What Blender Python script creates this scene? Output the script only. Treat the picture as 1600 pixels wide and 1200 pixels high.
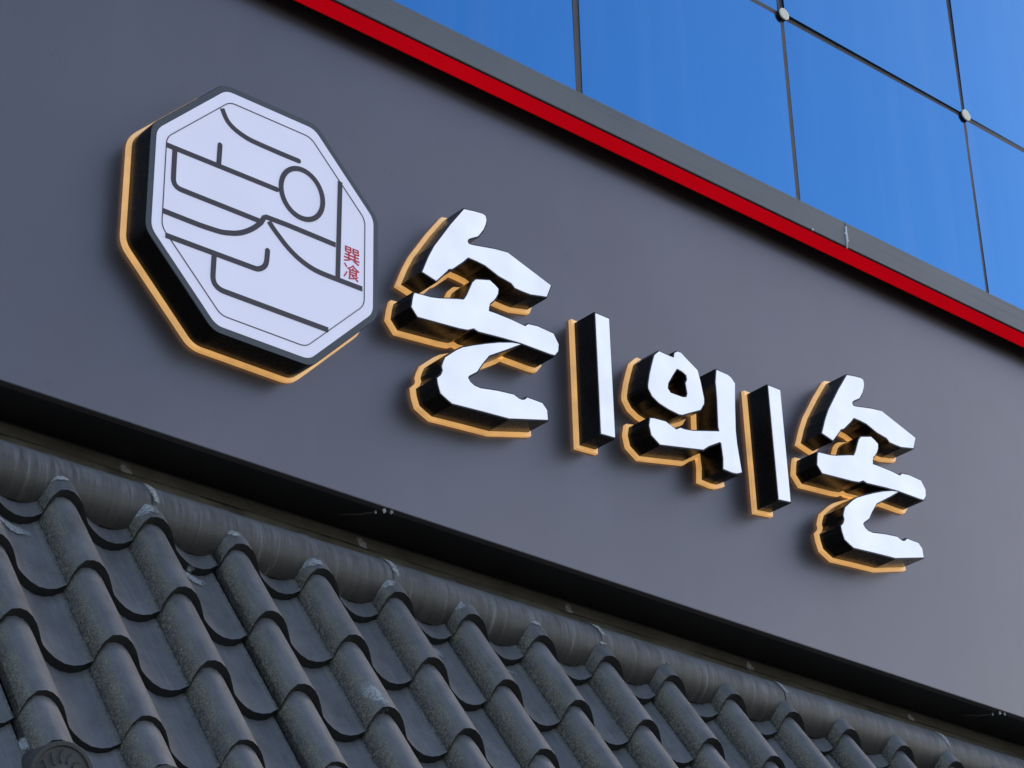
import bpy, bmesh, math, random
from mathutils import Vector, Matrix
from mathutils.geometry import tessellate_polygon

random.seed(7)
rad = math.radians
for o in list(bpy.data.objects):
    bpy.data.objects.remove(o, do_unlink=True)
scene = bpy.context.scene
COL = scene.collection

# ------------------------------------------------------------------ camera
cam_data = bpy.data.cameras.new("camera")
cam_data.sensor_width = 36.0
cam_data.lens = 82.43
cam_data.clip_start = 0.05
cam_data.clip_end = 5000
cam = bpy.data.objects.new("camera", cam_data)
COL.objects.link(cam)
right = Vector((0.7577, -0.6522, -0.0214))
up = Vector((-0.2911, -0.3671, 0.8834))
fwd = Vector((0.5840, 0.6632, 0.4681))
rot = Matrix((right, up, -fwd)).transposed()
cam.matrix_world = Matrix.Translation((0.0, -5.0, 1.55)) @ rot.to_quaternion().to_matrix().to_4x4()
scene.camera = cam

# ------------------------------------------------------------------ sky, sun, exposure
SUN_EL, SUN_ROT = 31.0, 79.0
world = bpy.data.worlds.new("World")
scene.world = world
world.use_nodes = True
wn = world.node_tree.nodes
bg = wn["Background"]
sky = wn.new("ShaderNodeTexSky")
sky.sky_type = 'NISHITA'
sky.sun_disc = False
sky.sun_elevation = rad(SUN_EL)
sky.sun_rotation = rad(SUN_ROT)
sky.air_density = 1.0
sky.dust_density = 2.2
sky.ozone_density = 1.0
world.node_tree.links.new(sky.outputs[0], bg.inputs[0])
bg.inputs[1].default_value = 0.13
sun_data = bpy.data.lights.new("sun", 'SUN')
sun_data.energy = 3.0
sun_data.angle = rad(0.53)
sun_data.color = (1.0, 0.95, 0.88)
sun = bpy.data.objects.new("sun", sun_data)
COL.objects.link(sun)
sdir = Vector((math.sin(rad(SUN_ROT)) * math.cos(rad(SUN_EL)), math.cos(rad(SUN_ROT)) * math.cos(rad(SUN_EL)), math.sin(rad(SUN_EL))))
sun.rotation_euler = (-sdir).to_track_quat('-Z', 'Y').to_euler()
sun.location = (0, 30, 40)
vs = scene.view_settings
vs.view_transform = 'Standard'
vs.look = 'None'
vs.exposure = 1.25
vs.gamma = 1.0
vs.use_curve_mapping = False

# ------------------------------------------------------------------ materials
def new_mat(name):
    m = bpy.data.materials.new(name)
    m.use_nodes = True
    nt = m.node_tree
    return m, nt, nt.nodes["Principled BSDF"]

def node(nt, typ, **kw):
    n = nt.nodes.new(typ)
    for k, v in kw.items():
        setattr(n, k, v)
    return n

def noise(nt, scale, detail=4, rough=0.55, vec=None, dist=0.0):
    n = node(nt, "ShaderNodeTexNoise")
    n.inputs["Scale"].default_value = scale
    n.inputs["Detail"].default_value = detail
    n.inputs["Roughness"].default_value = rough
    n.inputs["Distortion"].default_value = dist
    if vec is not None:
        nt.links.new(vec, n.inputs["Vector"])
    return n.outputs["Fac"]

def ramp(nt, fac, stops):
    r = node(nt, "ShaderNodeValToRGB")
    el = r.color_ramp.elements
    while len(el) < len(stops):
        el.new(0.5)
    for e, (p, c) in zip(el, stops):
        e.position = p
        e.color = c if len(c) == 4 else (*c, 1)
    nt.links.new(fac, r.inputs[0])
    return r.outputs[0]

def maprange(nt, val, a, b, c=0.0, d=1.0):
    n = node(nt, "ShaderNodeMapRange")
    n.inputs[1].default_value = a
    n.inputs[2].default_value = b
    n.inputs[3].default_value = c
    n.inputs[4].default_value = d
    nt.links.new(val, n.inputs[0])
    return n.outputs[0]

def math_n(nt, op, a, b):
    n = node(nt, "ShaderNodeMath", operation=op)
    for i, v in enumerate((a, b)):
        if isinstance(v, (int, float)):
            n.inputs[i].default_value = v
        else:
            nt.links.new(v, n.inputs[i])
    return n.outputs[0]

def mix(nt, fac, a, b):
    n = node(nt, "ShaderNodeMix", data_type='RGBA')
    if isinstance(fac, (int, float)):
        n.inputs[0].default_value = fac
    else:
        nt.links.new(fac, n.inputs[0])
    for s, v in ((6, a), (7, b)):
        if isinstance(v, tuple):
            n.inputs[s].default_value = (*v, 1)
        else:
            nt.links.new(v, n.inputs[s])
    return n.outputs[2]

def bump(nt, bsdf, height, strength, distance):
    b = node(nt, "ShaderNodeBump")
    b.inputs["Strength"].default_value = strength
    b.inputs["Distance"].default_value = distance
    nt.links.new(height, b.inputs["Height"])
    nt.links.new(b.outputs[0], bsdf.inputs["Normal"])
    return b

def geo_pos(nt):
    return node(nt, "ShaderNodeNewGeometry").outputs["Position"]

def stretched(nt, vec, s):
    n = node(nt, "ShaderNodeMapping")
    n.inputs["Scale"].default_value = s
    nt.links.new(vec, n.inputs["Vector"])
    return n.outputs[0]

MAT = {}

def simple(name, col, rough, metal=0.0, var=0.0, vscale=6.0, rvar=0.0, bmp=0.0, bscale=200.0, spec=0.5):
    m, nt, b = new_mat(name)
    pos = geo_pos(nt)
    if var:
        f = noise(nt, vscale, 6, 0.6, pos)
        lo = tuple(c * (1 - var) for c in col)
        hi = tuple(min(1, c * (1 + var)) for c in col)
        nt.links.new(ramp(nt, f, [(0.3, lo), (0.7, hi)]), b.inputs["Base Color"])
    else:
        b.inputs["Base Color"].default_value = (*col, 1)
    b.inputs["Roughness"].default_value = rough
    if rvar:
        f = noise(nt, vscale * 1.7, 5, 0.6, pos)
        nt.links.new(maprange(nt, f, 0.3, 0.7, rough - rvar, rough + rvar), b.inputs["Roughness"])
    b.inputs["Metallic"].default_value = metal
    b.inputs["Specular IOR Level"].default_value = spec
    if bmp:
        bump(nt, b, noise(nt, bscale, 3, 0.5, pos), bmp, 0.002)
    MAT[name] = m
    return m, nt, b

def emissive(name, base, emit, strength, rough=0.4, blot=0.06, scale=7.0):
    m, nt, b = new_mat(name)
    b.inputs["Base Color"].default_value = (*base, 1)
    b.inputs["Roughness"].default_value = rough
    b.inputs["Emission Color"].default_value = (*emit, 1)
    f = noise(nt, scale, 2, 0.5, geo_pos(nt))
    nt.links.new(maprange(nt, f, 0.3, 0.7, strength * (1 - blot), strength * (1 + blot)), b.inputs["Emission Strength"])
    MAT[name] = m

# painted composite fascia panel: satin, very slightly wavy, faint dust
m, nt, b = new_mat("fascia_paint")
pos = geo_pos(nt)
f1 = noise(nt, 1.3, 4, 0.55, pos)
f2 = noise(nt, 55.0, 4, 0.7, pos)
c1 = ramp(nt, f1, [(0.3, (0.150, 0.132, 0.138)), (0.7, (0.166, 0.146, 0.152))])
c2 = mix(nt, maprange(nt, f2, 0.64, 0.80, 0.0, 0.16), c1, (0.16, 0.155, 0.15))
wsh = noise(nt, 1.0, 5, 0.6, stretched(nt, pos, (5.0, 1.0, 0.35)))
c2 = mix(nt, maprange(nt, wsh, 0.52, 0.75, 0.0, 0.10), c2, (0.21, 0.20, 0.195))
scf = noise(nt, 5.0, 2, 0.5, pos, 1.5)
c2 = mix(nt, math_n(nt, 'MULTIPLY', maprange(nt, scf, 0.68, 0.72), maprange(nt, f2, 0.5, 0.6, 0.0, 0.16)), c2, (0.06, 0.055, 0.055))
nt.links.new(c2, b.inputs["Base Color"])
nt.links.new(maprange(nt, noise(nt, 3.0, 5, 0.6, pos), 0.3, 0.7, 0.30, 0.38), b.inputs["Roughness"])
b.inputs["Specular IOR Level"].default_value = 0.5
b.inputs["Metallic"].default_value = 0.75
bump(nt, b, noise(nt, 1.6, 2, 0.5, pos), 0.12, 0.01)
MAT["fascia_paint"] = m

simple("soffit_black", (0.006, 0.006, 0.007), 0.5, var=0.3)
simple("red_paint", (0.90, 0.002, 0.009), 0.55, var=0.06, vscale=2.0, rvar=0.05, spec=0.0)
simple("black_gloss", (0.005, 0.005, 0.0055), 0.26, spec=0.27, rvar=0.05, vscale=30, bmp=0.03, bscale=60)
simple("frame_grey", (0.070, 0.073, 0.080), 0.45, var=0.08, vscale=9.0)
simple("ink", (0.06, 0.045, 0.055), 0.55)
simple("red_ink", (0.75, 0.02, 0.05), 0.5)
emissive("face_lit", (0.62, 0.62, 0.64), (0.80, 0.84, 1.0), 0.245, blot=0.10, scale=8.0)
emissive("face_logo", (0.5, 0.5, 0.55), (0.74, 0.75, 1.0), 0.195, blot=0.03)

# amber edge-lit acrylic
m, nt, b = new_mat("amber_acrylic")
b.inputs["Base Color"].default_value = (0.78, 0.60, 0.34, 1)
b.inputs["Roughness"].default_value = 0.22
b.inputs["Emission Color"].default_value = (1.0, 0.50, 0.14, 1)
f = noise(nt, 14.0, 3, 0.5, geo_pos(nt))
nt.links.new(maprange(nt, f, 0.3, 0.7, 0.19, 0.26), b.inputs["Emission Strength"])
MAT["amber_acrylic"] = m

# brushed grey coping sheet with fine horizontal drawing lines
m, nt, b = new_mat("coping_metal")
pos = geo_pos(nt)
fl = noise(nt, 1.0, 4, 0.6, stretched(nt, pos, (0.6, 40.0, 120.0)))
fb = noise(nt, 2.2, 5, 0.6, pos)
nt.links.new(mix(nt, maprange(nt, fb, 0.3, 0.7), ramp(nt, fl, [(0.3, (0.082, 0.087, 0.093)), (0.7, (0.125, 0.130, 0.136))]), (0.14, 0.14, 0.14)), b.inputs["Base Color"])
b.inputs["Roughness"].default_value = 0.48
b.inputs["Metallic"].default_value = 0.15
bump(nt, b, fl, 0.25, 0.003)
MAT["coping_metal"] = m

# roof tile: moulded slate-grey resin, gritty dust on one flank of each roll
m, nt, b = new_mat("roof_tile")
pos = geo_pos(nt)
uvn = node(nt, "ShaderNodeUVMap")
sep = node(nt, "ShaderNodeSeparateXYZ")
nt.links.new(uvn.outputs[0], sep.inputs[0])
phase = math_n(nt, 'FRACT', sep.outputs[0], 0.0)
oi = node(nt, "ShaderNodeObjectInfo").outputs["Random"]
base = ramp(nt, noise(nt, 9.0, 8, 0.7, pos), [(0.30, (0.098, 0.091, 0.090)), (0.70, (0.200, 0.187, 0.184))])
streak = noise(nt, 1.0, 5, 0.65, stretched(nt, uvn.outputs[0], (30.0, 1.6, 1.0)))
base = mix(nt, maprange(nt, streak, 0.50, 0.74, 0.0, 0.55), base, (0.25, 0.245, 0.245))
base = mix(nt, maprange(nt, oi, 0.0, 1.0, 0.0, 0.5), base, (0.095, 0.093, 0.098))
ph_w = math_n(nt, 'ADD', phase, maprange(nt, noise(nt, 45.0, 5, 0.7, pos), 0.3, 0.7, -0.022, 0.028))
gr_mask = math_n(nt, 'MULTIPLY', maprange(nt, phase, 0.0, 0.004), maprange(nt, ph_w, 0.105, 0.030))
gr_mask = math_n(nt, 'ADD', gr_mask, math_n(nt, 'MULTIPLY', maprange(nt, phase, 0.92, 1.0), 0.5))
wob = maprange(nt, noise(nt, 22.0, 5, 0.7, pos), 0.30, 0.58)
gr_mask = math_n(nt, 'MULTIPLY', gr_mask, math_n(nt, 'MULTIPLY', wob, 0.95))
grit = noise(nt, 210.0, 4, 0.8, pos)
grit_c = ramp(nt, grit, [(0.38, (0.080, 0.068, 0.050)), (0.50, (0.235, 0.203, 0.148)), (0.66, (0.42, 0.37, 0.27))])
pale = maprange(nt, noise(nt, 4.5, 7, 0.72, pos, 0.5), 0.56, 0.72, 0.0, 0.4)
base = mix(nt, math_n(nt, 'MULTIPLY', pale, maprange(nt, noise(nt, 70.0, 4, 0.75, pos), 0.42, 0.62)), base, (0.30, 0.285, 0.265))
base = mix(nt, gr_mask, base, grit_c)
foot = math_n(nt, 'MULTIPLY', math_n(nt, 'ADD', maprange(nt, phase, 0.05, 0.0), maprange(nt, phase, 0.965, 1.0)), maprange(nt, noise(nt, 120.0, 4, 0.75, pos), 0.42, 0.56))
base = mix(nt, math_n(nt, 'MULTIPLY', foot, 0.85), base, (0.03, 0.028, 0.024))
fine = noise(nt, 420.0, 2, 0.6, pos)
base = mix(nt, maprange(nt, fine, 0.68, 0.78, 0.0, 0.6), base, (0.34, 0.335, 0.32))
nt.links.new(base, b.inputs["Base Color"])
nt.links.new(maprange(nt, math_n(nt, 'ADD', gr_mask, maprange(nt, noise(nt, 20.0, 5, 0.6, pos), 0.3, 0.7, 0.0, 0.3)), 0.0, 1.0, 0.42, 0.85), b.inputs["Roughness"])
bump(nt, b, math_n(nt, 'ADD', math_n(nt, 'MULTIPLY', grit, math_n(nt, 'ADD', math_n(nt, 'MULTIPLY', gr_mask, 0.9), 0.04)), math_n(nt, 'MULTIPLY', noise(nt, 30.0, 4, 0.6, pos), 0.6)), 0.45, 0.003)
MAT["roof_tile"] = m

# ridge roll: same resin, rain streaks running round it, darker brown towards the bottom
m, nt, b = new_mat("ridge_tile")
pos = geo_pos(nt)
uvn = node(nt, "ShaderNodeUVMap")
sep = node(nt, "ShaderNodeSeparateXYZ")
nt.links.new(uvn.outputs[0], sep.inputs[0])
sp = node(nt, "ShaderNodeSeparateXYZ")
nt.links.new(pos, sp.inputs[0])
cmb = node(nt, "ShaderNodeCombineXYZ")
nt.links.new(sp.outputs[0], cmb.inputs[0])
nt.links.new(sep.outputs[1], cmb.inputs[1])
st = noise(nt, 1.0, 5, 0.6, stretched(nt, cmb.outputs[0], (52.0, 1.1, 1.0)), 0.8)
low = maprange(nt, math_n(nt, 'ADD', sep.outputs[1], maprange(nt, st, 0.3, 0.7, -0.09, 0.09)), 0.47, 0.31)
base = ramp(nt, noise(nt, 11.0, 6, 0.65, pos), [(0.32, (0.118, 0.117, 0.124)), (0.68, (0.215, 0.212, 0.220))])
base = mix(nt, math_n(nt, 'MULTIPLY', low, 0.85), base, ramp(nt, st, [(0.3, (0.032, 0.025, 0.018)), (0.6, (0.068, 0.053, 0.039)), (0.75, (0.14, 0.12, 0.095))]))
base = mix(nt, math_n(nt, 'MULTIPLY', low, maprange(nt, st, 0.62, 0.72, 0.0, 0.4)), base, (0.34, 0.33, 0.31))
base = mix(nt, maprange(nt, noise(nt, 1.0, 3, 0.5, stretched(nt, cmb.outputs[0], (40.0, 0.6, 3.0)), 0.4), 0.64, 0.76, 0.0, 0.25), base, (0.045, 0.04, 0.037))
base = mix(nt, maprange(nt, noise(nt, 300.0, 2, 0.6, pos), 0.66, 0.78, 0.0, 0.5), base, (0.28, 0.28, 0.27))
nt.links.new(base, b.inputs["Base Color"])
b.inputs["Roughness"].default_value = 0.5
bump(nt, b, math_n(nt, 'ADD', math_n(nt, 'MULTIPLY', st, 0.25), noise(nt, 60.0, 4, 0.6, pos)), 0.3, 0.003)
MAT["ridge_tile"] = m

simple("tile_lip_shade", (0.022, 0.021, 0.021), 0.7, var=0.35, vscale=25.0)

simple("mortar", (0.13, 0.112, 0.085), 0.85, var=0.45, vscale=9.0, bmp=0.6, bscale=40.0)
simple("wall_render", (0.105, 0.092, 0.072), 0.85, var=0.35, vscale=5.0, bmp=0.4, bscale=60.0)
simple("cap_tile", (0.066, 0.061, 0.058), 0.6, var=0.25, vscale=18.0, bmp=0.3, bscale=150.0)
simple("eave_wood", (0.05, 0.04, 0.033), 0.6, var=0.3, vscale=12.0)
simple("seal_black", (0.085, 0.072, 0.072), 0.6, var=0.2)
simple("disc_metal", (0.97, 0.87, 0.64), 0.4, var=0.05, vscale=40)
simple("disc_rubber", (0.012, 0.012, 0.012), 0.5)
simple("pale_sealant", (0.85, 0.84, 0.80), 0.6, var=0.1, vscale=90.0)
simple("white_sealant", (0.45, 0.44, 0.42), 0.7, var=0.15, vscale=60.0)
simple("tower_core", (0.05, 0.055, 0.065), 0.6, var=0.2)
simple("flat_roof", (0.2, 0.2, 0.19), 0.9, var=0.2)
simple("paving", (0.05, 0.05, 0.05), 0.9, var=0.2, vscale=1.5, bmp=0.3, bscale=80.0)

# blue reflective curtain-wall glass, each pane with its own slight warp
m, nt, b = new_mat("blue_glass")
pos = geo_pos(nt)
oi = node(nt, "ShaderNodeObjectInfo").outputs["Random"]
tint = ramp(nt, oi, [(0.0, (0.047, 0.195, 0.44)), (1.0, (0.053, 0.205, 0.455))])
pale_band = noise(nt, 1.0, 4, 0.55, stretched(nt, pos, (3.2, 1.0, 0.12)), 0.3)
tint = mix(nt, maprange(nt, pale_band, 0.50, 0.72, 0.0, 0.11), tint, (0.26, 0.34, 0.46))  # faint upright bands, paler than the rest of the tint
nt.links.new(tint, b.inputs["Base Color"])
b.inputs["Metallic"].default_value = 1.0
b.inputs["Roughness"].default_value = 0.04
wv = noise(nt, 1.0, 2, 0.45, stretched(nt, pos, (1.7, 1.0, 0.25)))
bump(nt, b, wv, 0.16, 0.02)
MAT["blue_glass"] = m

# smeared white sealant: patchy film, mask in the patch's own UV
m, nt, b = new_mat("sealant_smear")
uvn = node(nt, "ShaderNodeUVMap")
pos = geo_pos(nt)
vl = node(nt, "ShaderNodeVectorMath", operation='LENGTH')
nt.links.new(uvn.outputs[0], vl.inputs[0])
edge = math_n(nt, 'ADD', vl.outputs["Value"], maprange(nt, noise(nt, 38.0, 5, 0.7, pos, 0.6), 0.3, 0.7, -0.42, 0.42))
mask = maprange(nt, edge, 1.0, 0.55)
mask = math_n(nt, 'MULTIPLY', mask, maprange(nt, noise(nt, 110.0, 4, 0.7, pos), 0.30, 0.58, 0.3, 1.0))
b.inputs["Base Color"].default_value = (0.42, 0.41, 0.40, 1)
b.inputs["Roughness"].default_value = 0.75
nt.links.new(mask, b.inputs["Alpha"])
MAT["sealant_smear"] = m

# ------------------------------------------------------------------ mesh helpers
def link_mesh(name, verts, faces, mat, parent=None, smooth=False, uvs=None):
    me = bpy.data.meshes.new(name)
    me.from_pydata(verts, [], faces)
    if uvs is not None:
        uvl = me.uv_layers.new(name="UVMap")
        for lp in me.loops:
            uvl.data[lp.index].uv = uvs[lp.vertex_index]
    me.update()
    bm = bmesh.new()
    bm.from_mesh(me)
    bmesh.ops.recalc_face_normals(bm, faces=bm.faces)
    bm.to_mesh(me)
    bm.free()
    if smooth:
        for p in me.polygons:
            p.use_smooth = True
    me.materials.append(MAT[mat])
    o = bpy.data.objects.new(name, me)
    COL.objects.link(o)
    o.parent = parent
    return o

def thing(name, label, cat, loc=(0, 0, 0), group=None):
    o = bpy.data.objects.new(name, None)
    o.empty_display_size = 0.2
    COL.objects.link(o)
    o.location = loc
    o["label"] = label
    o["category"] = cat
    if group:
        o["group"] = group
    return o

def box_vf(x0, x1, y0, y1, z0, z1):
    v = [(x0, y0, z0), (x1, y0, z0), (x1, y1, z0), (x0, y1, z0), (x0, y0, z1), (x1, y0, z1), (x1, y1, z1), (x0, y1, z1)]
    f = [(0, 3, 2, 1), (4, 5, 6, 7), (0, 1, 5, 4), (1, 2, 6, 5), (2, 3, 7, 6), (3, 0, 4, 7)]
    return v, f

def box(name, x0, x1, y0, y1, z0, z1, mat, parent=None, bevel=0.0, off=(0, 0, 0)):
    v, f = box_vf(x0 - off[0], x1 - off[0], y0 - off[1], y1 - off[1], z0 - off[2], z1 - off[2])
    o = link_mesh(name, v, f, mat, parent)
    if bevel:
        bm = bmesh.new()
        bm.from_mesh(o.data)
        bmesh.ops.bevel(bm, geom=list(bm.edges), offset=bevel, segments=2, affect='EDGES')
        bm.to_mesh(o.data)
        bm.free()
    return o

def area(p):
    return 0.5 * sum(p[i - 1][0] * p[i][1] - p[i][0] * p[i - 1][1] for i in range(len(p)))

def offset_poly(p, d, miter=2.2):
    """Outward mitred offset; small self-crossing loops are cut out."""
    p = [Vector(q) for q in p]
    if area(p) < 0:
        p.reverse()
    n = len(p)
    out = []
    for i in range(n):
        e0 = (p[i] - p[i - 1]).normalized()
        e1 = (p[(i + 1) % n] - p[i]).normalized()
        n0 = Vector((e0.y, -e0.x))
        n1 = Vector((e1.y, -e1.x))
        b = n0 + n1
        if b.length < 1e-6:
            b = n0.copy()
        b.normalize()
        k = min(1.0 / max(b.dot(n0), 0.05), miter)
        out.append(p[i] + b * d * k)
    changed = True
    while changed:
        changed = False
        n = len(out)
        for i in range(n):
            for step in range(2, 9):
                j = (i + step) % n
                a, b_, c, e = out[i], out[(i + 1) % n], out[j], out[(j + 1) % n]
                r, s = b_ - a, e - c
                den = r.x * s.y - r.y * s.x
                if abs(den) < 1e-12:
                    continue
                t = ((c - a).x * s.y - (c - a).y * s.x) / den
                u = ((c - a).x * r.y - (c - a).y * r.x) / den
                if 1e-6 < t < 1 - 1e-6 and 1e-6 < u < 1 - 1e-6:
                    hit = a + r * t
                    drop = {(i + q) % n for q in range(1, step + 1)}
                    first = (i + 1) % n
                    out = [hit if q == first else out[q] for q in range(n) if q not in drop or q == first]
                    changed = True
                    break
            if changed:
                break
    return [(q.x, q.y) for q in out]

def prism(name, poly, y_front, y_back, mat, parent, origin=(0, 0), hole=None):
    """Upright prism: polygon in the x-z plane pushed through y."""
    loops = [poly] + ([hole] if hole else [])
    verts, faces = [], []
    flat = []
    for lp in loops:
        b0 = len(verts)
        n = len(lp)
        for (x, z) in lp:
            verts.append((x - origin[0], y_front, z - origin[1]))
        for (x, z) in lp:
            verts.append((x - origin[0], y_back, z - origin[1]))
        flat.append([(b0 + i, b0 + n + i) for i in range(n)])
        for i in range(n):
            j = (i + 1) % n
            faces.append((b0 + i, b0 + j, b0 + n + j, b0 + n + i))
    tri = tessellate_polygon([[Vector((x, z, 0)) for (x, z) in lp] for lp in loops])
    idx = [pr for lp in flat for pr in lp]
    for t in tri:
        faces.append(tuple(idx[i][0] for i in t))
        faces.append(tuple(idx[i][1] for i in reversed(t)))
    return link_mesh(name, verts, faces, mat, parent)

def round_poly(p, r, seg=5):
    out = []
    n = len(p)
    for i in range(n):
        a, b, c = Vector(p[i - 1]), Vector(p[i]), Vector(p[(i + 1) % n])
        d0, d1 = (a - b).normalized(), (c - b).normalized()
        p0, p1 = b + d0 * r, b + d1 * r
        for k in range(seg + 1):
            t = k / seg
            q = p0 * (1 - t) ** 2 + b * 2 * t * (1 - t) + p1 * t ** 2
            out.append((q.x, q.y))
    return out

def smooth_line(p, n=3):
    """Catmull-Rom through the points, keeping sharp kinks above 70 degrees."""
    P = [Vector(q) for q in p]
    out = []
    for i in range(len(P) - 1):
        a = P[i - 1] if i else P[i]
        b, c = P[i], P[i + 1]
        d = P[i + 2] if i + 2 < len(P) else P[i + 1]
        def kink(u, v, w):
            if (v - u).length < 1e-9 or (w - v).length < 1e-9:
                return False
            return (v - u).angle(w - v) > 1.0
        if kink(a, b, c):
            a = b
        if kink(b, c, d):
            d = c
        L = (c - b).length
        m1 = (c - a) * 0.5
        m2 = (d - b) * 0.5
        if m1.length > L: m1 *= L / m1.length
        if m2.length > L: m2 *= L / m2.length
        for k in range(n):
            t = k / n
            h = (2*t**3 - 3*t**2 + 1, t**3 - 2*t**2 + t, -2*t**3 + 3*t**2, t**3 - t**2)
            out.append(b * h[0] + m1 * h[1] + c * h[2] + m2 * h[3])
    out.append(P[-1])
    return out

def stroke(name, pts, w, y0, y1, mat, parent, origin, cap0=False, cap1=True):
    """A constant-width ribbon of the drawing, with round ends, as a thin prism."""
    P = smooth_line(pts)
    L, R = [], []
    n = len(P)
    for i in range(n):
        d = (P[min(i + 1, n - 1)] - P[max(i - 1, 0)]).normalized()
        nv = Vector((-d.y, d.x))
        L.append(P[i] + nv * w / 2)
        R.append(P[i] - nv * w / 2)
    poly = [(q.x, q.y) for q in L]
    if cap1:
        d = (P[-1] - P[-2]).normalized()
        for k in range(1, 7):
            a = math.pi / 2 - math.pi * k / 7
            v = d * math.cos(a) + Vector((-d.y, d.x)) * math.sin(a)
            q = P[-1] + v * w / 2
            poly.append((q.x, q.y))
    poly += [(q.x, q.y) for q in reversed(R)]
    if cap0:
        d = (P[0] - P[1]).normalized()
        for k in range(1, 7):
            a = math.pi / 2 - math.pi * k / 7
            v = d * math.cos(a) + Vector((-d.y, d.x)) * math.sin(a)
            q = P[0] + v * w / 2
            poly.append((q.x, q.y))
    return prism(name, poly, y0, y1, mat, parent, origin)

# ------------------------------------------------------------------ ground
v, f = box_vf(-1500, 1500, -1500, 1500, -0.3, 0.0)
g = link_mesh("ground", v, f, "paving")
g["kind"] = "structure"

# ------------------------------------------------------------------ glass building behind
TX0, TW, TZ0, TH, TY = 6.66, 1.587, 9.52, 1.75, 2.0
tower = thing("glass_building", "tall building front of mirror-blue glass panes held by round pale discs", "building", (8.24, TY, 0))
tox, toz = 8.24, 0.0
c0, c1, r0, r1 = -4, 10, -2, 3
box("core_sunblock", TX0 + c0 * TW, 30.0, TY + 0.032, TY + 9.0, 0.0, TZ0 + r1 * TH, "tower_core", tower, off=(tox, TY, 0))  # lengthened past the panes, out of view, to keep sun off the shop
G = 0.018
pv, pf = box_vf(-TW / 2 + G, TW / 2 - G, 0.0, 0.012, -TH / 2 + G, TH / 2 - G)
proto = link_mesh("glass_pane", pv, pf, "blue_glass", tower)
first = True
for i in range(c0, c1):
    for j in range(r0, r1):
        o = proto if first else proto.copy()
        if not first:
            COL.objects.link(o)
        first = False
        o.parent = tower
        o.location = (TX0 + (i + 0.5) * TW - tox, -0.004 + random.uniform(-0.001, 0.001), TZ0 + (j + 0.5) * TH)
        o.rotation_euler = (rad(random.uniform(-0.5, 0.5)), 0, rad(random.uniform(-0.45, 0.45)))
# silicone joints set back between the panes
for i in range(c0, c1 + 1):
    box("joint_seal", TX0 + i * TW - G - 0.004, TX0 + i * TW + G + 0.004, TY + 0.0005, TY + 0.03, TZ0 + r0 * TH, TZ0 + r1 * TH, "seal_black", tower, off=(tox, TY, 0))
for j in range(r0, r1 + 1):
    box("joint_seal", TX0 + c0 * TW, TX0 + c1 * TW, TY + 0.0015, TY + 0.031, TZ0 + j * TH - G - 0.004, TZ0 + j * TH + G + 0.004, "seal_black", tower, off=(tox, TY, 0))

def disc_vf(r, y0, y1, dome=0.0, n=24):
    v, f = [], []
    for k in range(n):
        a = 2 * math.pi * k / n
        v.append((r * math.cos(a), y0, r * math.sin(a)))
    for k in range(n):
        a = 2 * math.pi * k / n
        v.append((r * math.cos(a), y1, r * math.sin(a)))
    for k in range(n):
        a = 2 * math.pi * k / n
        v.append((0.86 * r * math.cos(a), y0 - dome, 0.86 * r * math.sin(a)))
    for k in range(n):
        j = (k + 1) % n
        f.append((k, j, n + j, n + k))
        f.append((k, j, 2 * n + j, 2 * n + k))
    f.append(tuple(range(2 * n, 3 * n)))
    f.append(tuple(range(2 * n - 1, n - 1, -1)))
    return v, f
dv, df = disc_vf(0.0375, -0.026, -0.020, 0.002)
gv, gf = disc_vf(0.037, -0.0205, 0.012)
dproto = gproto = None
for i in range(c0 + 1, c1):
    for j in range(r0 + 1, r1):
        loc = (TX0 + i * TW - tox, 0, TZ0 + j * TH)
        if dproto is None:
            dproto = link_mesh("fixing_disc", dv, df, "disc_metal", tower)
            gproto = link_mesh("gasket", gv, gf, "disc_rubber", dproto)
            dproto.location = loc
        else:
            d = dproto.copy()
            COL.objects.link(d)
            d.parent = tower
            d.location = loc
            gk = gproto.copy()
            COL.objects.link(gk)
            gk.parent = d

# ------------------------------------------------------------------ shop front: wall, fascia board, coping
BX0, BX1 = 0.2, 9.6
ZB, ZT = 4.4968, 6.20
wall = thing("shop_wall", "plain dirty beige wall strip between the tiled roof and the dark soffit", "wall", (4.9, 0.21, 0))
box("wall", BX0, BX1, 0.21, 1.995, 0.0, ZB - 0.003, "wall_render", wall, off=(4.9, 0.21, 0))
box("flat_roof", BX0, BX1, 0.21, 1.99, ZB + 0.003, 6.18, "flat_roof", wall, off=(4.9, 0.21, 0))

fas = thing("fascia_board", "long smooth slate-grey fascia board carrying the lit sign, red strip along its top", "fascia", (4.9, 0, ZB))
fo = (4.9, 0, ZB)
box("panel", BX0, BX1, 0.0, 0.03, ZB, 6.1995, "fascia_paint", fas, off=fo, bevel=0.0015)
box("soffit", BX0 + 0.002, BX1 - 0.002, 0.0305, 0.209, ZB + 0.0015, ZB + 0.03, "soffit_black", fas, off=fo)
# the red strip is a thin plate standing off the panel; the slot behind it is open below
box("red_strip", BX0, BX1, -0.058, -0.054, 6.128, 6.1955, "red_paint", fas, off=fo, bevel=0.001)
box("shadow_gap", BX0 + 0.001, BX1 - 0.001, -0.052, -0.0005, 6.186, 6.2005, "soffit_black", fas, off=fo)
# two coping sheets with a butt joint
jx = 6.080
for (a, b_) in ((BX0, jx - 0.0005), (jx + 0.0005, BX1)):
    cp = box("coping_sheet", a, b_, -0.062, 0.3, 6.2008, 6.314, "coping_metal", fas, off=fo, bevel=0.002)

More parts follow.
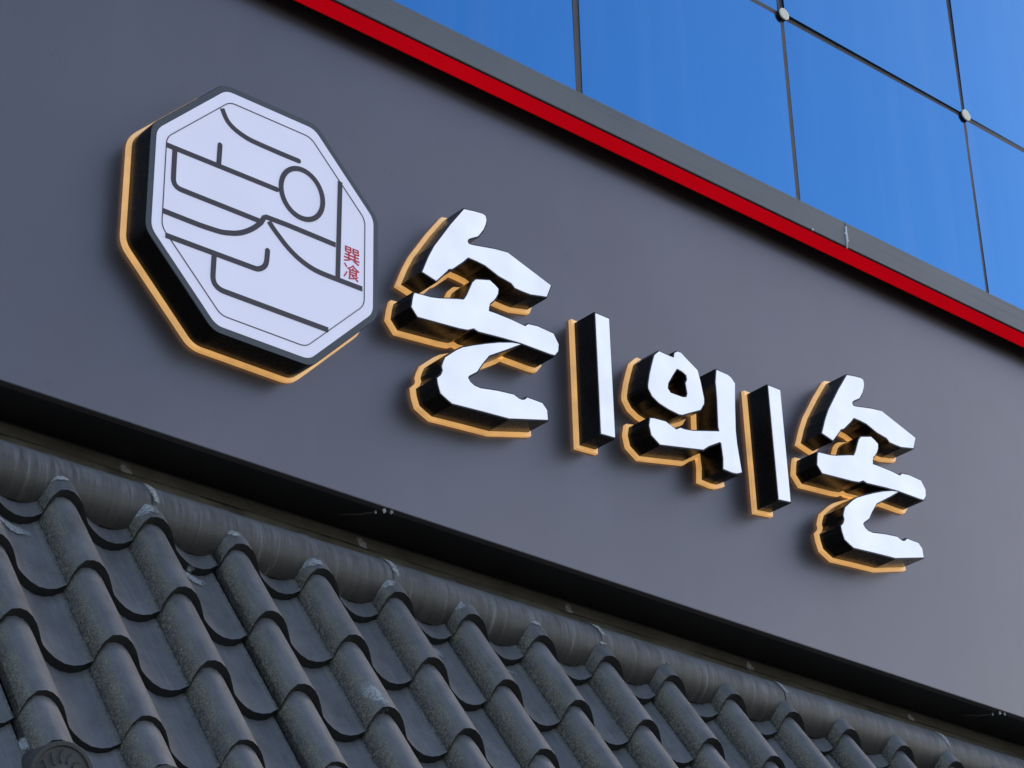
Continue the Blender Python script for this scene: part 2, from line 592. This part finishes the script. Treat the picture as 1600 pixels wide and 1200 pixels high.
def blob(name, cx, cy, cz, sx, sy, sz, mat, parent, off, seed=1):
    bm = bmesh.new()
    bmesh.ops.create_icosphere(bm, subdivisions=2, radius=1.0)
    rr = random.Random(seed)
    for v_ in bm.verts:
        k = 1 + rr.uniform(-0.25, 0.25)
        v_.co = Vector((v_.co.x * sx * k + cx - off[0], v_.co.y * sy * k + cy - off[1], v_.co.z * sz * k + cz - off[2]))
    me = bpy.data.meshes.new(name)
    bm.to_mesh(me)
    bm.free()
    me.materials.append(MAT[mat])
    o = bpy.data.objects.new(name, me)
    COL.objects.link(o)
    o.parent = parent
    return o

def tube_vf(pts, r, n=6):
    v, f = [], []
    for i, p in enumerate(pts):
        p = Vector(p)
        d = (Vector(pts[min(i + 1, len(pts) - 1)]) - Vector(pts[max(i - 1, 0)])).normalized()
        a = d.orthogonal().normalized()
        b_ = d.cross(a)
        for k in range(n):
            t = 2 * math.pi * k / n
            v.append(tuple(p + a * r * math.cos(t) + b_ * r * math.sin(t)))
    for i in range(len(pts) - 1):
        for k in range(n):
            j = (k + 1) % n
            f.append((i * n + k, i * n + j, (i + 1) * n + j, (i + 1) * n + k))
    f.append(tuple(range(n)))
    f.append(tuple(range((len(pts) - 1) * n, len(pts) * n))[::-1])
    return v, f

def tube(name, pts, r, mat, parent, off):
    v, f = tube_vf([(p[0] - off[0], p[1] - off[1], p[2] - off[2]) for p in pts], r)
    return link_mesh(name, v, f, mat, parent, smooth=True)
for (dx, dy, dz, s_) in ((0.0, 0.012, -0.006, 0.0055), (0.026, 0.010, -0.004, 0.005), (-0.018, 0.03, -0.010, 0.004)):
    blob("sealant_blob", 3.895 + dx, dy, ZB + dz, s_, s_ * 0.8, s_ * 1.5, "white_sealant", fas, fo, seed=int(dx * 900) + 0)
tube("wire_end", [(3.895, 0.012, ZB + 0.002), (3.895 - 0.02, 0.03, ZB - 0.010), (3.895 - 0.05, 0.07, ZB - 0.012), (3.895 - 0.09, 0.12, ZB - 0.004)], 0.0022, "seal_black", fas, fo)
for (dx, dy, dz, s_) in ((0.0, 0.012, -0.006, 0.0055), (0.026, 0.010, -0.004, 0.005), (-0.018, 0.03, -0.010, 0.004)):
    blob("sealant_blob", 6.773 + dx, dy, ZB + dz, s_, s_ * 0.8, s_ * 1.5, "white_sealant", fas, fo, seed=int(dx * 900) + 1)
tube("wire_end", [(6.773, 0.012, ZB + 0.002), (6.773 - 0.02, 0.03, ZB - 0.010), (6.773 - 0.05, 0.07, ZB - 0.012), (6.773 - 0.09, 0.12, ZB - 0.004)], 0.0022, "seal_black", fas, fo)
tube("sealant_streak", [(6.082, -0.0625, 6.293), (6.082, -0.0635, 6.243), (6.078, -0.0625, 6.194)], 0.0042, "pale_sealant", fas, fo)
for (dx, dz) in ((0.002, 0.0), (-0.003, 0.016), (0.004, -0.01)):
    blob("sealant_blob", 6.080 + dx, -0.063, 6.243 + dz, 0.007, 0.003, 0.005, "pale_sealant", fas, fo, seed=5)
blob("sealant_blob", 5.885, -0.0625, 6.205, 0.004, 0.003, 0.006, "pale_sealant", fas, fo, seed=9)

# ------------------------------------------------------------------ tiled roof
ANG = rad(58.889)
PITCH, ROW, STEP, THK = 0.2817, 0.2985, 0.027, 0.006
RX0, RY0, RZ0 = 2.838, -0.13, 3.9907
DN = Vector((0, -math.cos(ANG), -math.sin(ANG)))
NN = Vector((0, -math.sin(ANG), math.cos(ANG)))
PROF = [(-0.0500, -0.0620), (-0.0465, -0.0405), (-0.0370, -0.0165), (-0.0210, 0.0010), (0.0000, 0.0060), (0.0190, 0.0045), (0.0380, -0.0035), (0.0550, -0.0165), (0.0695, -0.0335), (0.0800, -0.0480), (0.0880, -0.0560),
        (0.1060, -0.0660), (0.1300, -0.0760), (0.1580, -0.0825), (0.1850, -0.0820), (0.2080, -0.0760), (0.2317, -0.0625)]
def prof_h(x):
    x = (x + 0.05) % PITCH - 0.05
    for (a, ha), (b, hb) in zip(PROF, PROF[1:]):
        if a <= x <= b:
            return ha + (hb - ha) * (x - a) / (b - a)
    return PROF[-1][1]
def roof_pt(x, s, h):
    p = Vector((x, 0, 0)) + DN * s + NN * h
    return (p.x, p.y, p.z)
def surf(xr, s):
    """Roof surface point (x relative to roll 0, s down-slope) on the upper tile face."""
    hp = prof_h(xr)
    q = s + 0.577 * hp
    fr = q / ROW - math.floor(q / ROW)
    return hp - STEP * (1 - fr)

roof = thing("tiled_roof", "steep canopy roof of dark grey wavy tiles with a rounded ridge roll along its top", "roof", (RX0, RY0, RZ0))

def tile_mesh(s0, s1, waves=3):
    """Three-roll sheet, s0..s1 down the slope, lower edge standing proud of the next row."""
    ns = 5
    xs = []
    for w in range(waves):
        pr = PROF if w == waves - 1 else PROF[:-1]
        xs += [(w * PITCH + x, h, (w, (x + 0.05) / PITCH)) for (x, h) in pr]
    xs[-1] = (xs[-1][0] - 0.0055, xs[-1][1], xs[-1][2])
    xs[0] = (xs[0][0] + 0.0035, xs[0][1], xs[0][2])
    n = len(xs)
    verts, uvs, faces = [], [], []
    for side in (0, 1):
        for k in range(ns + 1):
            t = k / ns
            s = s1 if k == ns else s0 + (s1 - 0.008 - s0) * k / (ns - 1)
            for (x, h, (w, ph)) in xs:
                lift = STEP * ((s - s1) / ROW)
                verts.append(roof_pt(x, s - 0.577 * h, h + lift - side * (STEP - 0.0015 if k == ns else THK)))
                uvs.append((w + ph, s / ROW))
    m_ = (ns + 1) * n
    for k in range(ns):
        for i in range(n - 1):
            a = k * n + i
            faces.append((a, a + 1, a + n + 1, a + n))
            faces.append((m_ + a, m_ + a + n, m_ + a + n + 1, m_ + a + 1))
    for i in range(n - 1):
        faces.append((i, m_ + i, m_ + i + 1, i + 1))
        a = ns * n + i
        faces.append((a, a + 1, m_ + a + 1, m_ + a))
    for k in range(ns):
        a = k * n
        faces.append((a, a + n, m_ + a + n, m_ + a))
        a = k * n + n - 1
        faces.append((a, m_ + a, m_ + a + n, a + n))
    return verts, uvs, faces

ROWS = [(-0.62, 0.0, -1), (-1.10, 0.0, 0), (-1.10, 0.0, 1), (-1.10, 0.0, 2), (-1.10, -0.44, 3)]
SHEETS = list(range(-7, 18, 3))
meshes = {}
for (a, b_, k) in ROWS:
    key = (a, b_)
    for n0 in SHEETS:
        if key not in meshes:
            v, uv, f = tile_mesh(a * ROW, b_ * ROW)
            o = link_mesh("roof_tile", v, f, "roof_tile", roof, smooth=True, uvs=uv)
            o.data.materials.append(MAT["tile_lip_shade"])      # down-facing front lip coloured near-black, its shade put into the paint
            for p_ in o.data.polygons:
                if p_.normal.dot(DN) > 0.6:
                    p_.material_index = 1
            o.data.set_sharp_from_angle(angle=rad(38))
            meshes[key] = o.data
        else:
            o = bpy.data.objects.new("roof_tile", meshes[key])
            COL.objects.link(o)
            o.parent = roof
        base = DN * (ROW * k + random.uniform(-0.0025, 0.0025)) + NN * random.uniform(-0.0015, 0.0015)
        o.location = (n0 * PITCH, base.y, base.z)
        o.rotation_euler = (rad(random.uniform(-0.25, 0.25)), 0, 0)

# dark underlay and eave framing so the roof is a closed body
S_END = 2.56 * ROW
def slab(name, s0, s1, h0, h1, mat, x0=-7.2 * PITCH, x1=19.8 * PITCH):
    v = []
    for x in (x0, x1):
        for (s, h) in ((s0, h0), (s1, h0), (s1, h1), (s0, h1)):
            v.append(roof_pt(x, s, h))
    f = [(0, 1, 2, 3), (4, 7, 6, 5), (0, 4, 5, 1), (1, 5, 6, 2), (2, 6, 7, 3), (3, 7, 4, 0)]
    return link_mesh(name, v, f, mat, roof)
slab("underlay", -1.45 * ROW, S_END - 0.05, -0.135, -0.118, "soffit_black")
ex0, ex1 = -7.2 * PITCH, 19.8 * PITCH
ep = Vector(roof_pt(0, S_END, -0.118))
ro = (0, 0, 0)
box("eave_board", ex0, ex1, ep.y - 0.0, ep.y + 0.03, ep.z - 0.16, ep.z - 0.01, "eave_wood", roof)
box("eave_soffit", ex0 + 0.002, ex1 - 0.002, ep.y + 0.031, 0.209 - RY0, ep.z - 0.15, ep.z - 0.13, "eave_wood", roof)

# ridge roll in three-roll lengths
RCY, RCZ, RR_ = 0.150 - RY0, 4.303 - RZ0, 0.092
def roll_mesh(L):
    verts, uvs, faces = [], [], []
    na, nx = 26, 10
    a0, a1 = rad(-62), rad(205)       # angle from -y (towards the street) upwards
    for side, r in ((0, RR_), (1, RR_ - 0.008)):
        for i in range(nx + 1):
            x = L * i / nx
            for k in range(na + 1):
                a = a0 + (a1 - a0) * k / na
                verts.append((x, -r * math.cos(a), r * math.sin(a)))
                uvs.append((x, (a - a0) / (a1 - a0) * 1.25))
    n = na + 1
    m_ = (nx + 1) * n
    for i in range(nx):
        for k in range(na):
            a = i * n + k
            faces.append((a, a + 1, a + n + 1, a + n))
            faces.append((m_ + a, m_ + a + n, m_ + a + n + 1, m_ + a + 1))
    for k in range(na):
        faces.append((k, m_ + k, m_ + k + 1, k + 1))
        a = nx * n + k
        faces.append((a, a + 1, m_ + a + 1, m_ + a))
    for i in range(nx):
        for k in (0, na):
            a = i * n + k
            faces.append((a, a + n, m_ + a + n, m_ + a))
    return verts, uvs, faces
v, uv, f = roll_mesh(3 * PITCH - 0.003)
ridge_data = None
for n0 in range(-8, 19, 3):
    if ridge_data is None:
        o = link_mesh("ridge_tile", v, f, "ridge_tile", roof, smooth=True, uvs=uv)
        o.data.set_sharp_from_angle(angle=rad(40))
        ridge_data = o.data
    else:
        o = bpy.data.objects.new("ridge_tile", ridge_data)
        COL.objects.link(o)
        o.parent = roof
    o.location = (n0 * PITCH + 0.004, RCY + random.uniform(-0.0015, 0.0015), RCZ + random.uniform(-0.002, 0.002))

# mortar fillet bedding the roll against the wall
mv, mf = [], []
sec = [(0.0, 0.158), (-0.010, 0.148), (-0.022, 0.130), (-0.038, 0.110), (-0.056, 0.084), (0.0, 0.030)]
nx = 60
rr = random.Random(3)
for i in range(nx + 1):
    x = ex0 + (ex1 - ex0) * i / nx
    j = rr.uniform(-0.004, 0.004)
    for (dy, dz) in sec:
        mv.append((x, 0.2095 - RY0 + dy * (1 + j * 20), RCZ + dz + (j if dy else 0)))
ns_ = len(sec)
for i in range(nx):
    for k in range(ns_):
        k2 = (k + 1) % ns_
        mf.append((i * ns_ + k, i * ns_ + k2, (i + 1) * ns_ + k2, (i + 1) * ns_ + k))
link_mesh("mortar_fillet", mv, mf, "mortar", roof, smooth=True)

# round eave caps with a pressed petal relief, one on each roll end
def cap_parts(parent, n):
    CA = Vector((0, -math.cos(rad(14)), -math.sin(rad(14))))     # outward axis of the cap
    ax, ay = Vector((1, 0, 0)), Vector((0, -math.sin(rad(14)), math.cos(rad(14))))
    R_ = 0.084
    base = Vector((n * PITCH + 0.018, 0, 0)) + DN * S_END + NN * 0.004 - ay * (R_ * 0.97)
    prof = [(0.0, 0.0), (0.36, 0.0), (0.40, -0.002), (0.84, -0.002), (0.88, 0.002), (0.98, 0.002), (1.0, -0.001), (1.0, -0.06)]
    verts, faces = [], []
    nseg = 36
    for (r, d) in prof:
        for k in range(nseg):
            a = 2 * math.pi * k / nseg
            p = ax * (R_ * r * math.cos(a)) + ay * (R_ * r * math.sin(a)) + CA * d
            verts.append(tuple(p))
    for q in range(len(prof) - 1):
        for k in range(nseg):
            j = (k + 1) % nseg
            faces.append((q * nseg + k, q * nseg + j, (q + 1) * nseg + j, (q + 1) * nseg + k))
    c = link_mesh("end_cap", verts, faces, "cap_tile", parent, smooth=True)
    c.data.set_sharp_from_angle(angle=rad(40))
    c.location = base
    for k in range(14):
        a = 2 * math.pi * k / 14
        pts = []
        for q in range(5):
            r = R_ * (0.40 + 0.085 * q)
            aa = a + 0.10 * math.sin(q)
            p = ax * (r * math.cos(aa)) + ay * (r * math.sin(aa)) + CA * (0.0 if q in (0, 4) else 0.002)
            pts.append(tuple(p))
        vv, ff = tube_vf(pts, 0.0018, 5)
        link_mesh("petal_ridge", vv, ff, "cap_tile", c, smooth=True)
for n in range(-3, 6):
    cap_parts(roof, n)

# sealant smears lying on the tiles and on the ridge roll
def smear(xr, s, rx, rs, tilt=0.0):
    n = 9
    verts, uvs, faces = [], [], []
    for i in range(n + 1):
        for j in range(n + 1):
            u, w = -1 + 2 * i / n, -1 + 2 * j / n
            dx = u * rx + w * rs * tilt
            x = xr + dx
            ss = s + w * rs
            h = surf(x, ss) + 0.0035
            verts.append(roof_pt(x, ss, h))
            uvs.append((u, w))
    for i in range(n):
        for j in range(n):
            a = i * (n + 1) + j
            faces.append((a, a + 1, a + n + 2, a + n + 1))
    link_mesh("sealant_smear", verts, faces, "sealant_smear", roof, smooth=True, uvs=uvs)
SMEARS = [
    (-0.010, -0.358, 0.027, 0.015, 0),
    (0.261, -0.339, 0.032, 0.025, 0),
    (0.550, -0.346, 0.018, 0.020, 0.2),
    (0.822, -0.332, 0.031, 0.023, 0.2),
    (1.095, -0.343, 0.032, 0.022, 0.2),
    (1.380, -0.345, 0.016, 0.018, 0.2),
    (1.688, -0.366, 0.023, 0.020, 0.2),
    (1.975, -0.371, 0.025, 0.018, 0.2),
    (2.265, -0.379, 0.016, 0.018, 0),
    (2.550, -0.391, 0.023, 0.020, 0),
    (2.857, -0.396, 0.023, 0.020, 0),
    (-0.135, -0.212, 0.050, 0.025, 0.3),
    (0.438, -0.224, 0.033, 0.030, 0.4),
    (0.664, -0.168, 0.040, 0.032, 0.5),
    (1.278, -0.210, 0.043, 0.025, 0.4),
    (1.557, -0.217, 0.043, 0.025, 0.4),
    (0.826, 0.238, 0.020, 0.067, 0.12),
    (-0.275, 0.720, 0.062, 0.018, 0),
    (-0.140, 0.687, 0.037, 0.023, 0),
    (-0.015, 0.730, 0.037, 0.016, 0),
    (-0.366, 0.716, 0.075, 0.034, 0),]
for q in SMEARS:
    smear(*q)
def roll_smear(xr, ang, rx, ra):
    n = 9
    verts, uvs, faces = [], [], []
    for i in range(n + 1):
        for j in range(n + 1):
            u, w = -1 + 2 * i / n, -1 + 2 * j / n
            a = rad(ang + w * ra)
            r = RR_ + 0.0030
            verts.append((xr + u * rx - 0.012 * w, RCY - r * math.cos(a), RCZ + r * math.sin(a)))
            uvs.append((u, w))
    for i in range(n):
        for j in range(n):
            a = i * (n + 1) + j
            faces.append((a, a + 1, a + n + 2, a + n + 1))
    link_mesh("sealant_smear", verts, faces, "sealant_smear", roof, smooth=True, uvs=uvs)
for n in (1, 4, 7, 10, 13):
    roll_smear(n * PITCH + 0.004, 46, 0.017, 40)
    roll_smear(n * PITCH - 0.006, 88, 0.022, 10)
def wall_smear(xr, z, rx, rz):
    v = [(xr - rx, 0.2085 - RY0, z - rz - RZ0), (xr + rx, 0.2085 - RY0, z - rz - RZ0), (xr + rx - 0.02, 0.2085 - RY0, z + rz - RZ0), (xr - rx - 0.02, 0.2085 - RY0, z + rz - RZ0)]
    link_mesh("sealant_smear", v, [(0, 1, 2, 3)], "sealant_smear", roof, uvs=[(-1, -1), (1, -1), (1, 1), (-1, 1)])
for n in (1, 4, 7, 10, 13):
    wall_smear(n * PITCH + 0.012, 4.462, 0.022, 0.030)
roll_smear(2.35 * PITCH, 88, 0.10, 9)
roll_smear(2.85 * PITCH, 86, 0.06, 7)

# ------------------------------------------------------------------ lit sign: octagon, letters, bars
Y_WALL, Y_PLATE, Y_BODY, Y_FACE = 0.0015, -0.0140, -0.1125, -0.1155
SIOT = [(4.1155, 5.5709), (4.1548, 5.5791), (4.1926, 5.5842), (4.2053, 5.5812), (4.2085, 5.5661), (4.2046, 5.5483), (4.1949, 5.5252), (4.1728, 5.4926), (4.1457, 5.476), (4.1314, 5.4657), (4.127, 5.4545), (4.133, 5.4472), (4.1525, 5.4498), (4.2423, 5.4696), (4.2968, 5.4772), (4.4813, 5.4216), (4.4618, 5.3735), (4.3918, 5.357), (4.3589, 5.3561), (4.3262, 5.357), (4.3121, 5.3693), (4.2581, 5.3764), (4.2013, 5.3951), (4.1656, 5.3976), (4.1298, 5.3975), (4.108, 5.3727), (4.0692, 5.335), (4.0631, 5.3299), (4.0493, 5.3247), (4.04, 5.312), (3.999, 5.2636), (3.9438, 5.2754), (3.9679, 5.3366), (3.9923, 5.3867), (4.0604, 5.4933)]
O_STEM = [(3.9113, 5.1859), (3.9315, 5.1886), (3.9755, 5.1938), (4.0098, 5.2023), (4.0824, 5.2264), (4.1067, 5.2326), (4.1147, 5.241), (4.1246, 5.2586), (4.1356, 5.2842), (4.1482, 5.3123), (4.1608, 5.3263), (4.2179, 5.3442), (4.2391, 5.3347), (4.2534, 5.3258), (4.2511, 5.3074), (4.2418, 5.2885), (4.2288, 5.2712), (4.2179, 5.2607), (4.213, 5.2454), (4.2111, 5.229), (4.2367, 5.2304), (4.3082, 5.2307), (4.3641, 5.2269), (4.377, 5.2392), (4.4174, 5.2456), (4.4854, 5.2425), (4.5062, 5.2102), (4.5032, 5.1839), (4.4895, 5.1661), (4.4693, 5.1636), (4.342, 5.1607), (4.2705, 5.1539), (4.1679, 5.1413), (4.1489, 5.1457), (4.1241, 5.132), (4.0877, 5.1255), (3.9244, 5.108), (3.9011, 5.1338), (3.9062, 5.1674)]
NIEUN = [(4.3418, 5.1541), (4.3058, 5.1469), (4.252, 5.1286), (4.1987, 5.1061), (4.1459, 5.0818), (4.1015, 5.0597), (4.0763, 5.0413), (4.0334, 5.0027), (4.0246, 4.9833), (4.0193, 4.9666), (4.0228, 4.9528), (4.0158, 4.9358), (4.0005, 4.9195), (4.0036, 4.8993), (4.0134, 4.8716), (4.0369, 4.8601), (4.0586, 4.8511), (4.1762, 4.8628), (4.2876, 4.8727), (4.449, 4.9187), (4.4467, 4.9519), (4.4274, 4.9701), (4.3647, 4.9696), (4.3592, 4.9633), (4.3518, 4.9577), (4.341, 4.9538), (4.3288, 4.9548), (4.3078, 4.9616), (4.2406, 4.9532), (4.171, 4.9394), (4.1467, 4.9404), (4.1299, 4.9483), (4.1208, 4.9603), (4.1266, 4.9696), (4.1581, 4.9936), (4.1795, 5.0279), (4.2097, 5.0689), (4.2439, 5.0908), (4.2909, 5.1207), (4.3237, 5.1428)]
BAR_A = [(4.6792, 5.3869), (4.7387, 5.387), (4.7409, 4.9474), (4.6814, 4.9427)]
BAR_B = [(5.5044, 5.3875), (5.5632, 5.3884), (5.5684, 4.9562), (5.5111, 4.9489)]
RING = [(4.9671, 5.3413), (4.9456, 5.3202), (4.9335, 5.2867), (4.9184, 5.2395), (4.9083, 5.1943), (4.9086, 5.1813), (4.9246, 5.1577), (4.9552, 5.1421), (4.9978, 5.1332), (5.0453, 5.1291), (5.0617, 5.132), (5.1503, 5.179), (5.1689, 5.2077), (5.1706, 5.2279), (5.1593, 5.2868), (5.1483, 5.3293), (5.0954, 5.3579), (5.0721, 5.3716), (5.0559, 5.3711), (5.0431, 5.3617), (5.0372, 5.3399), (5.013, 5.3399)]
RING_HOLE = [(5.0487, 5.3043), (5.0749, 5.3015), (5.0943, 5.2932), (5.0963, 5.2758), (5.0879, 5.2615), (5.0905, 5.2444), (5.0936, 5.2224), (5.0874, 5.2058), (5.067, 5.1991), (5.0386, 5.1982), (5.0106, 5.1971), (4.9975, 5.2105), (5.0011, 5.2312), (5.024, 5.268)]
EUI = [(4.909, 5.0699), (4.9268, 5.0739), (4.9782, 5.079), (5.0014, 5.072), (5.0266, 5.0641), (5.0473, 5.0768), (5.0695, 5.0776), (5.1061, 5.0842), (5.2388, 5.1236), (5.2345, 5.1415), (5.2382, 5.2461), (5.2378, 5.2868), (5.2367, 5.3139), (5.2444, 5.3624), (5.2973, 5.3615), (5.3141, 5.3555), (5.3311, 5.3383), (5.3229, 5.2509), (5.3168, 5.1492), (5.3191, 5.1007), (5.332, 4.9978), (5.3084, 4.9871), (5.2852, 4.9838), (5.2448, 4.9849), (5.2485, 5.0257), (5.2434, 5.0817), (5.2352, 5.0835), (5.1791, 5.0508), (5.1521, 5.0293), (5.0318, 5.0033), (4.9479, 4.9857), (4.9107, 5.0089), (4.903, 5.0427)]
STROKES = [
    [(3.1799, 5.5549), (3.1883, 5.5375), (3.2006, 5.519), (3.2203, 5.5045), (3.2447, 5.4949), (3.2768, 5.4875), (3.3128, 5.4855), (3.3911, 5.4847), (3.4624, 5.4855)],
    [(2.9934, 5.3485), (3.3854, 5.3522)],
    [(3.1781, 5.4242), (3.1763, 5.3579)],
    [(3.0244, 5.3486), (3.0246, 5.2452), (3.0291, 5.2289), (3.0387, 5.2209), (3.0516, 5.218), (3.1994, 5.2186), (3.3318, 5.2191)],
    [(2.9961, 5.1248), (3.1204, 5.125), (3.1755, 5.1283), (3.1986, 5.1309), (3.2216, 5.1371), (3.2447, 5.145), (3.2677, 5.1566), (3.2907, 5.1728), (3.3118, 5.192), (3.332, 5.2155), (3.3502, 5.242), (3.6056, 5.2426)],
    [(3.3603, 5.2302), (3.3782, 5.2113), (3.4001, 5.192), (3.4229, 5.173), (3.4496, 5.1555), (3.4772, 5.142), (3.5087, 5.1316), (3.5413, 5.1262), (3.5779, 5.125), (3.7081, 5.1263)],
    [(3.619, 5.4741), (3.6156, 5.1296)],
    [(3.0086, 5.0479), (3.3093, 5.0528), (3.3281, 5.0553), (3.3448, 5.0669), (3.3538, 5.0812), (3.357, 5.0978), (3.3588, 5.1294)],
    [(3.1745, 5.0489), (3.1733, 4.9756), (3.1769, 4.9575), (3.1856, 4.9466), (3.1978, 4.9405), (3.2135, 4.9383), (3.5834, 4.9407)]]

def channel(parent, poly, origin, hole=None, face_mat="face_lit"):
    """Channel letter: lit face, black return, amber acrylic back plate."""
    body = offset_poly(poly, 0.0050)
    plate = offset_poly(poly, 0.0175, 1.6)
    hb = hp = None
    if hole:
        hb = offset_poly(hole, -0.0050)
        hp = offset_poly(hole, -0.0140)
    b_ = prism("return", body, Y_BODY, Y_PLATE - 0.0005, "black_gloss", parent, origin, hb)
    prism("lit_face", poly, Y_FACE, Y_BODY + 0.0015, face_mat, b_, origin, hole)
    prism("back_plate", plate, Y_PLATE, Y_WALL, "amber_acrylic", parent, origin, hp)

def centre(polys):
    xs = [q[0] for p in polys for q in p]
    zs = [q[1] for p in polys for q in p]
    return (sum((min(xs), max(xs))) / 2, min(zs))

GL = "raised letters and bars of the sign"
o0 = centre([SIOT, O_STEM, NIEUN])
let = thing("sign_letter", "lit white brush-stroke letter in three pieces, right beside the octagonal light box", "sign letter", (o0[0], 0, o0[1]), GL)
for pl in (SIOT, O_STEM, NIEUN):
    channel(let, pl, o0)
SC2, OFF2 = 0.9785, (1.8215, 0.0100)
mean = (4.2030, 5.2282)
let2 = thing("sign_letter", "lit white brush-stroke letter in three pieces, farthest from the octagonal light box", "sign letter", ((o0[0] - mean[0]) * SC2 + mean[0] + OFF2[0], 0, (o0[1] - mean[1]) * SC2 + mean[1] + OFF2[1]), GL)
for ch in list(let.children):
    c = ch.copy()
    COL.objects.link(c)
    c.parent = let2
    c.scale = (SC2, 1, SC2)
    for g_ in list(ch.children):
        d = g_.copy()
        COL.objects.link(d)
        d.parent = c
o1 = centre([RING, EUI])
eui = thing("sign_letter", "lit white letter with a ring over a hooked stroke, between two plain bars", "sign letter", (o1[0], 0, o1[1]), GL)
channel(eui, RING, o1, RING_HOLE)
channel(eui, EUI, o1)
for pl, lab in ((BAR_A, "slim upright lit white bar on the octagon's side of the ring letter"), (BAR_B, "slim upright lit white bar on the side of the ring letter away from the octagon")):
    ob = centre([pl])
    t_ = thing("divider_bar", lab, "sign bar", (ob[0], 0, ob[1]), GL)
    channel(t_, pl, ob)

# octagonal logo light box
OC = (3.3555, 5.2235)
def octagon(ax, az, r):
    k = math.tan(math.pi / 8)
    p = [(ax, az * k), (ax * k, az), (-ax * k, az), (-ax, az * k), (-ax, -az * k), (-ax * k, -az), (ax * k, -az), (ax, -az * k)]
    p = [(OC[0] + x, OC[1] + z) for x, z in p]
    return round_poly(p, r) if r else p
oo = (OC[0], OC[1] - 0.424)
logo = thing("logo_sign", "white octagonal light box with a black line drawing and two small red characters", "logo sign", (oo[0], 0, oo[1]))
AX, AZ = 0.4145, 0.4245
prism("back_plate", octagon(AX + 0.012, AZ + 0.012, 0.035), Y_PLATE, Y_WALL, "amber_acrylic", logo, oo)
bd = prism("return", octagon(AX, AZ, 0.028), Y_BODY + 0.003, Y_PLATE - 0.0005, "black_gloss", logo, oo)
prism("frame_rim", octagon(AX - 0.002, AZ - 0.002, 0.027), Y_BODY - 0.001, Y_BODY + 0.004, "frame_grey", bd, oo)
face = prism("lit_face", octagon(AX - 0.0205, AZ - 0.0225, 0.024), Y_FACE + 0.0005, Y_BODY - 0.0005, "face_logo", logo, oo)
YI0, YI1 = Y_FACE - 0.0012, Y_FACE + 0.001
inn = octagon(AX - 0.0525, AZ - 0.0575, 0.022)
inn2 = octagon(AX - 0.0553, AZ - 0.0603, 0.021)
prism("border_line", inn, YI0, YI1, "ink", face, oo, list(reversed(inn2)))
SW = 0.0165
caps = [(0, 1), (0, 1), (1, 0), (0, 0), (0, 0), (0, 0), (0, 0), (0, 1), (0, 0)]
for q, (pts, (ca, cb)) in enumerate(zip(STROKES, caps)):
    dy = 0.00012 * q
    stroke("drawn_line", pts, SW, YI0 - dy, YI1, "ink", face, oo, bool(ca), bool(cb))
def ell(a, c, n=40):
    return [(3.4772 + a * math.cos(2 * math.pi * k / n), 5.3732 + c * math.sin(2 * math.pi * k / n)) for k in range(n)]
prism("drawn_ring", ell(0.0775 + SW / 2, 0.0855 + SW / 2), YI0 - 0.0012, YI1, "ink", face, oo, list(reversed(ell(0.0775 - SW / 2, 0.0855 - SW / 2))))

def glyph(ch, x0, x1, z0, z1):
    cu = bpy.data.curves.new("glyph", 'FONT')
    cu.body = ch
    cu.size = 1.0
    tmp = bpy.data.objects.new("glyph_tmp", cu)
    COL.objects.link(tmp)
    bpy.context.view_layer.update()
    dg = bpy.context.evaluated_depsgraph_get()
    me = bpy.data.meshes.new_from_object(tmp.evaluated_get(dg))
    bpy.data.objects.remove(tmp, do_unlink=True)
    vs_ = [v_.co.copy() for v_ in me.vertices]
    xa, xb = min(q.x for q in vs_), max(q.x for q in vs_)
    ya, yb = min(q.y for q in vs_), max(q.y for q in vs_)
    V = [(x0 + (q.x - xa) / (xb - xa) * (x1 - x0) - oo[0], YI0 - 0.0004, z0 + (q.y - ya) / (yb - ya) * (z1 - z0) - oo[1]) for q in vs_]
    F = [tuple(p.vertices) for p in me.polygons]
    # give the print a little thickness
    n = len(V)
    edges = {}
    for p in F:
        for i in range(len(p)):
            e = (p[i], p[(i + 1) % len(p)])
            edges[tuple(sorted(e))] = edges.get(tuple(sorted(e)), 0) + 1
    V2 = V + [(x, YI1, z) for (x, y, z) in V]
    F2 = F + [(a, b, b + n, a + n) for (a, b), c_ in edges.items() if c_ == 1]
    link_mesh("red_character", V2, F2, "red_ink", face)
    bpy.data.meshes.remove(me)
glyph("\u5dfd", 3.6375, 3.6965, 5.2010, 5.2550)
glyph("\u98e1", 3.6375, 3.6965, 5.1430, 5.1965)
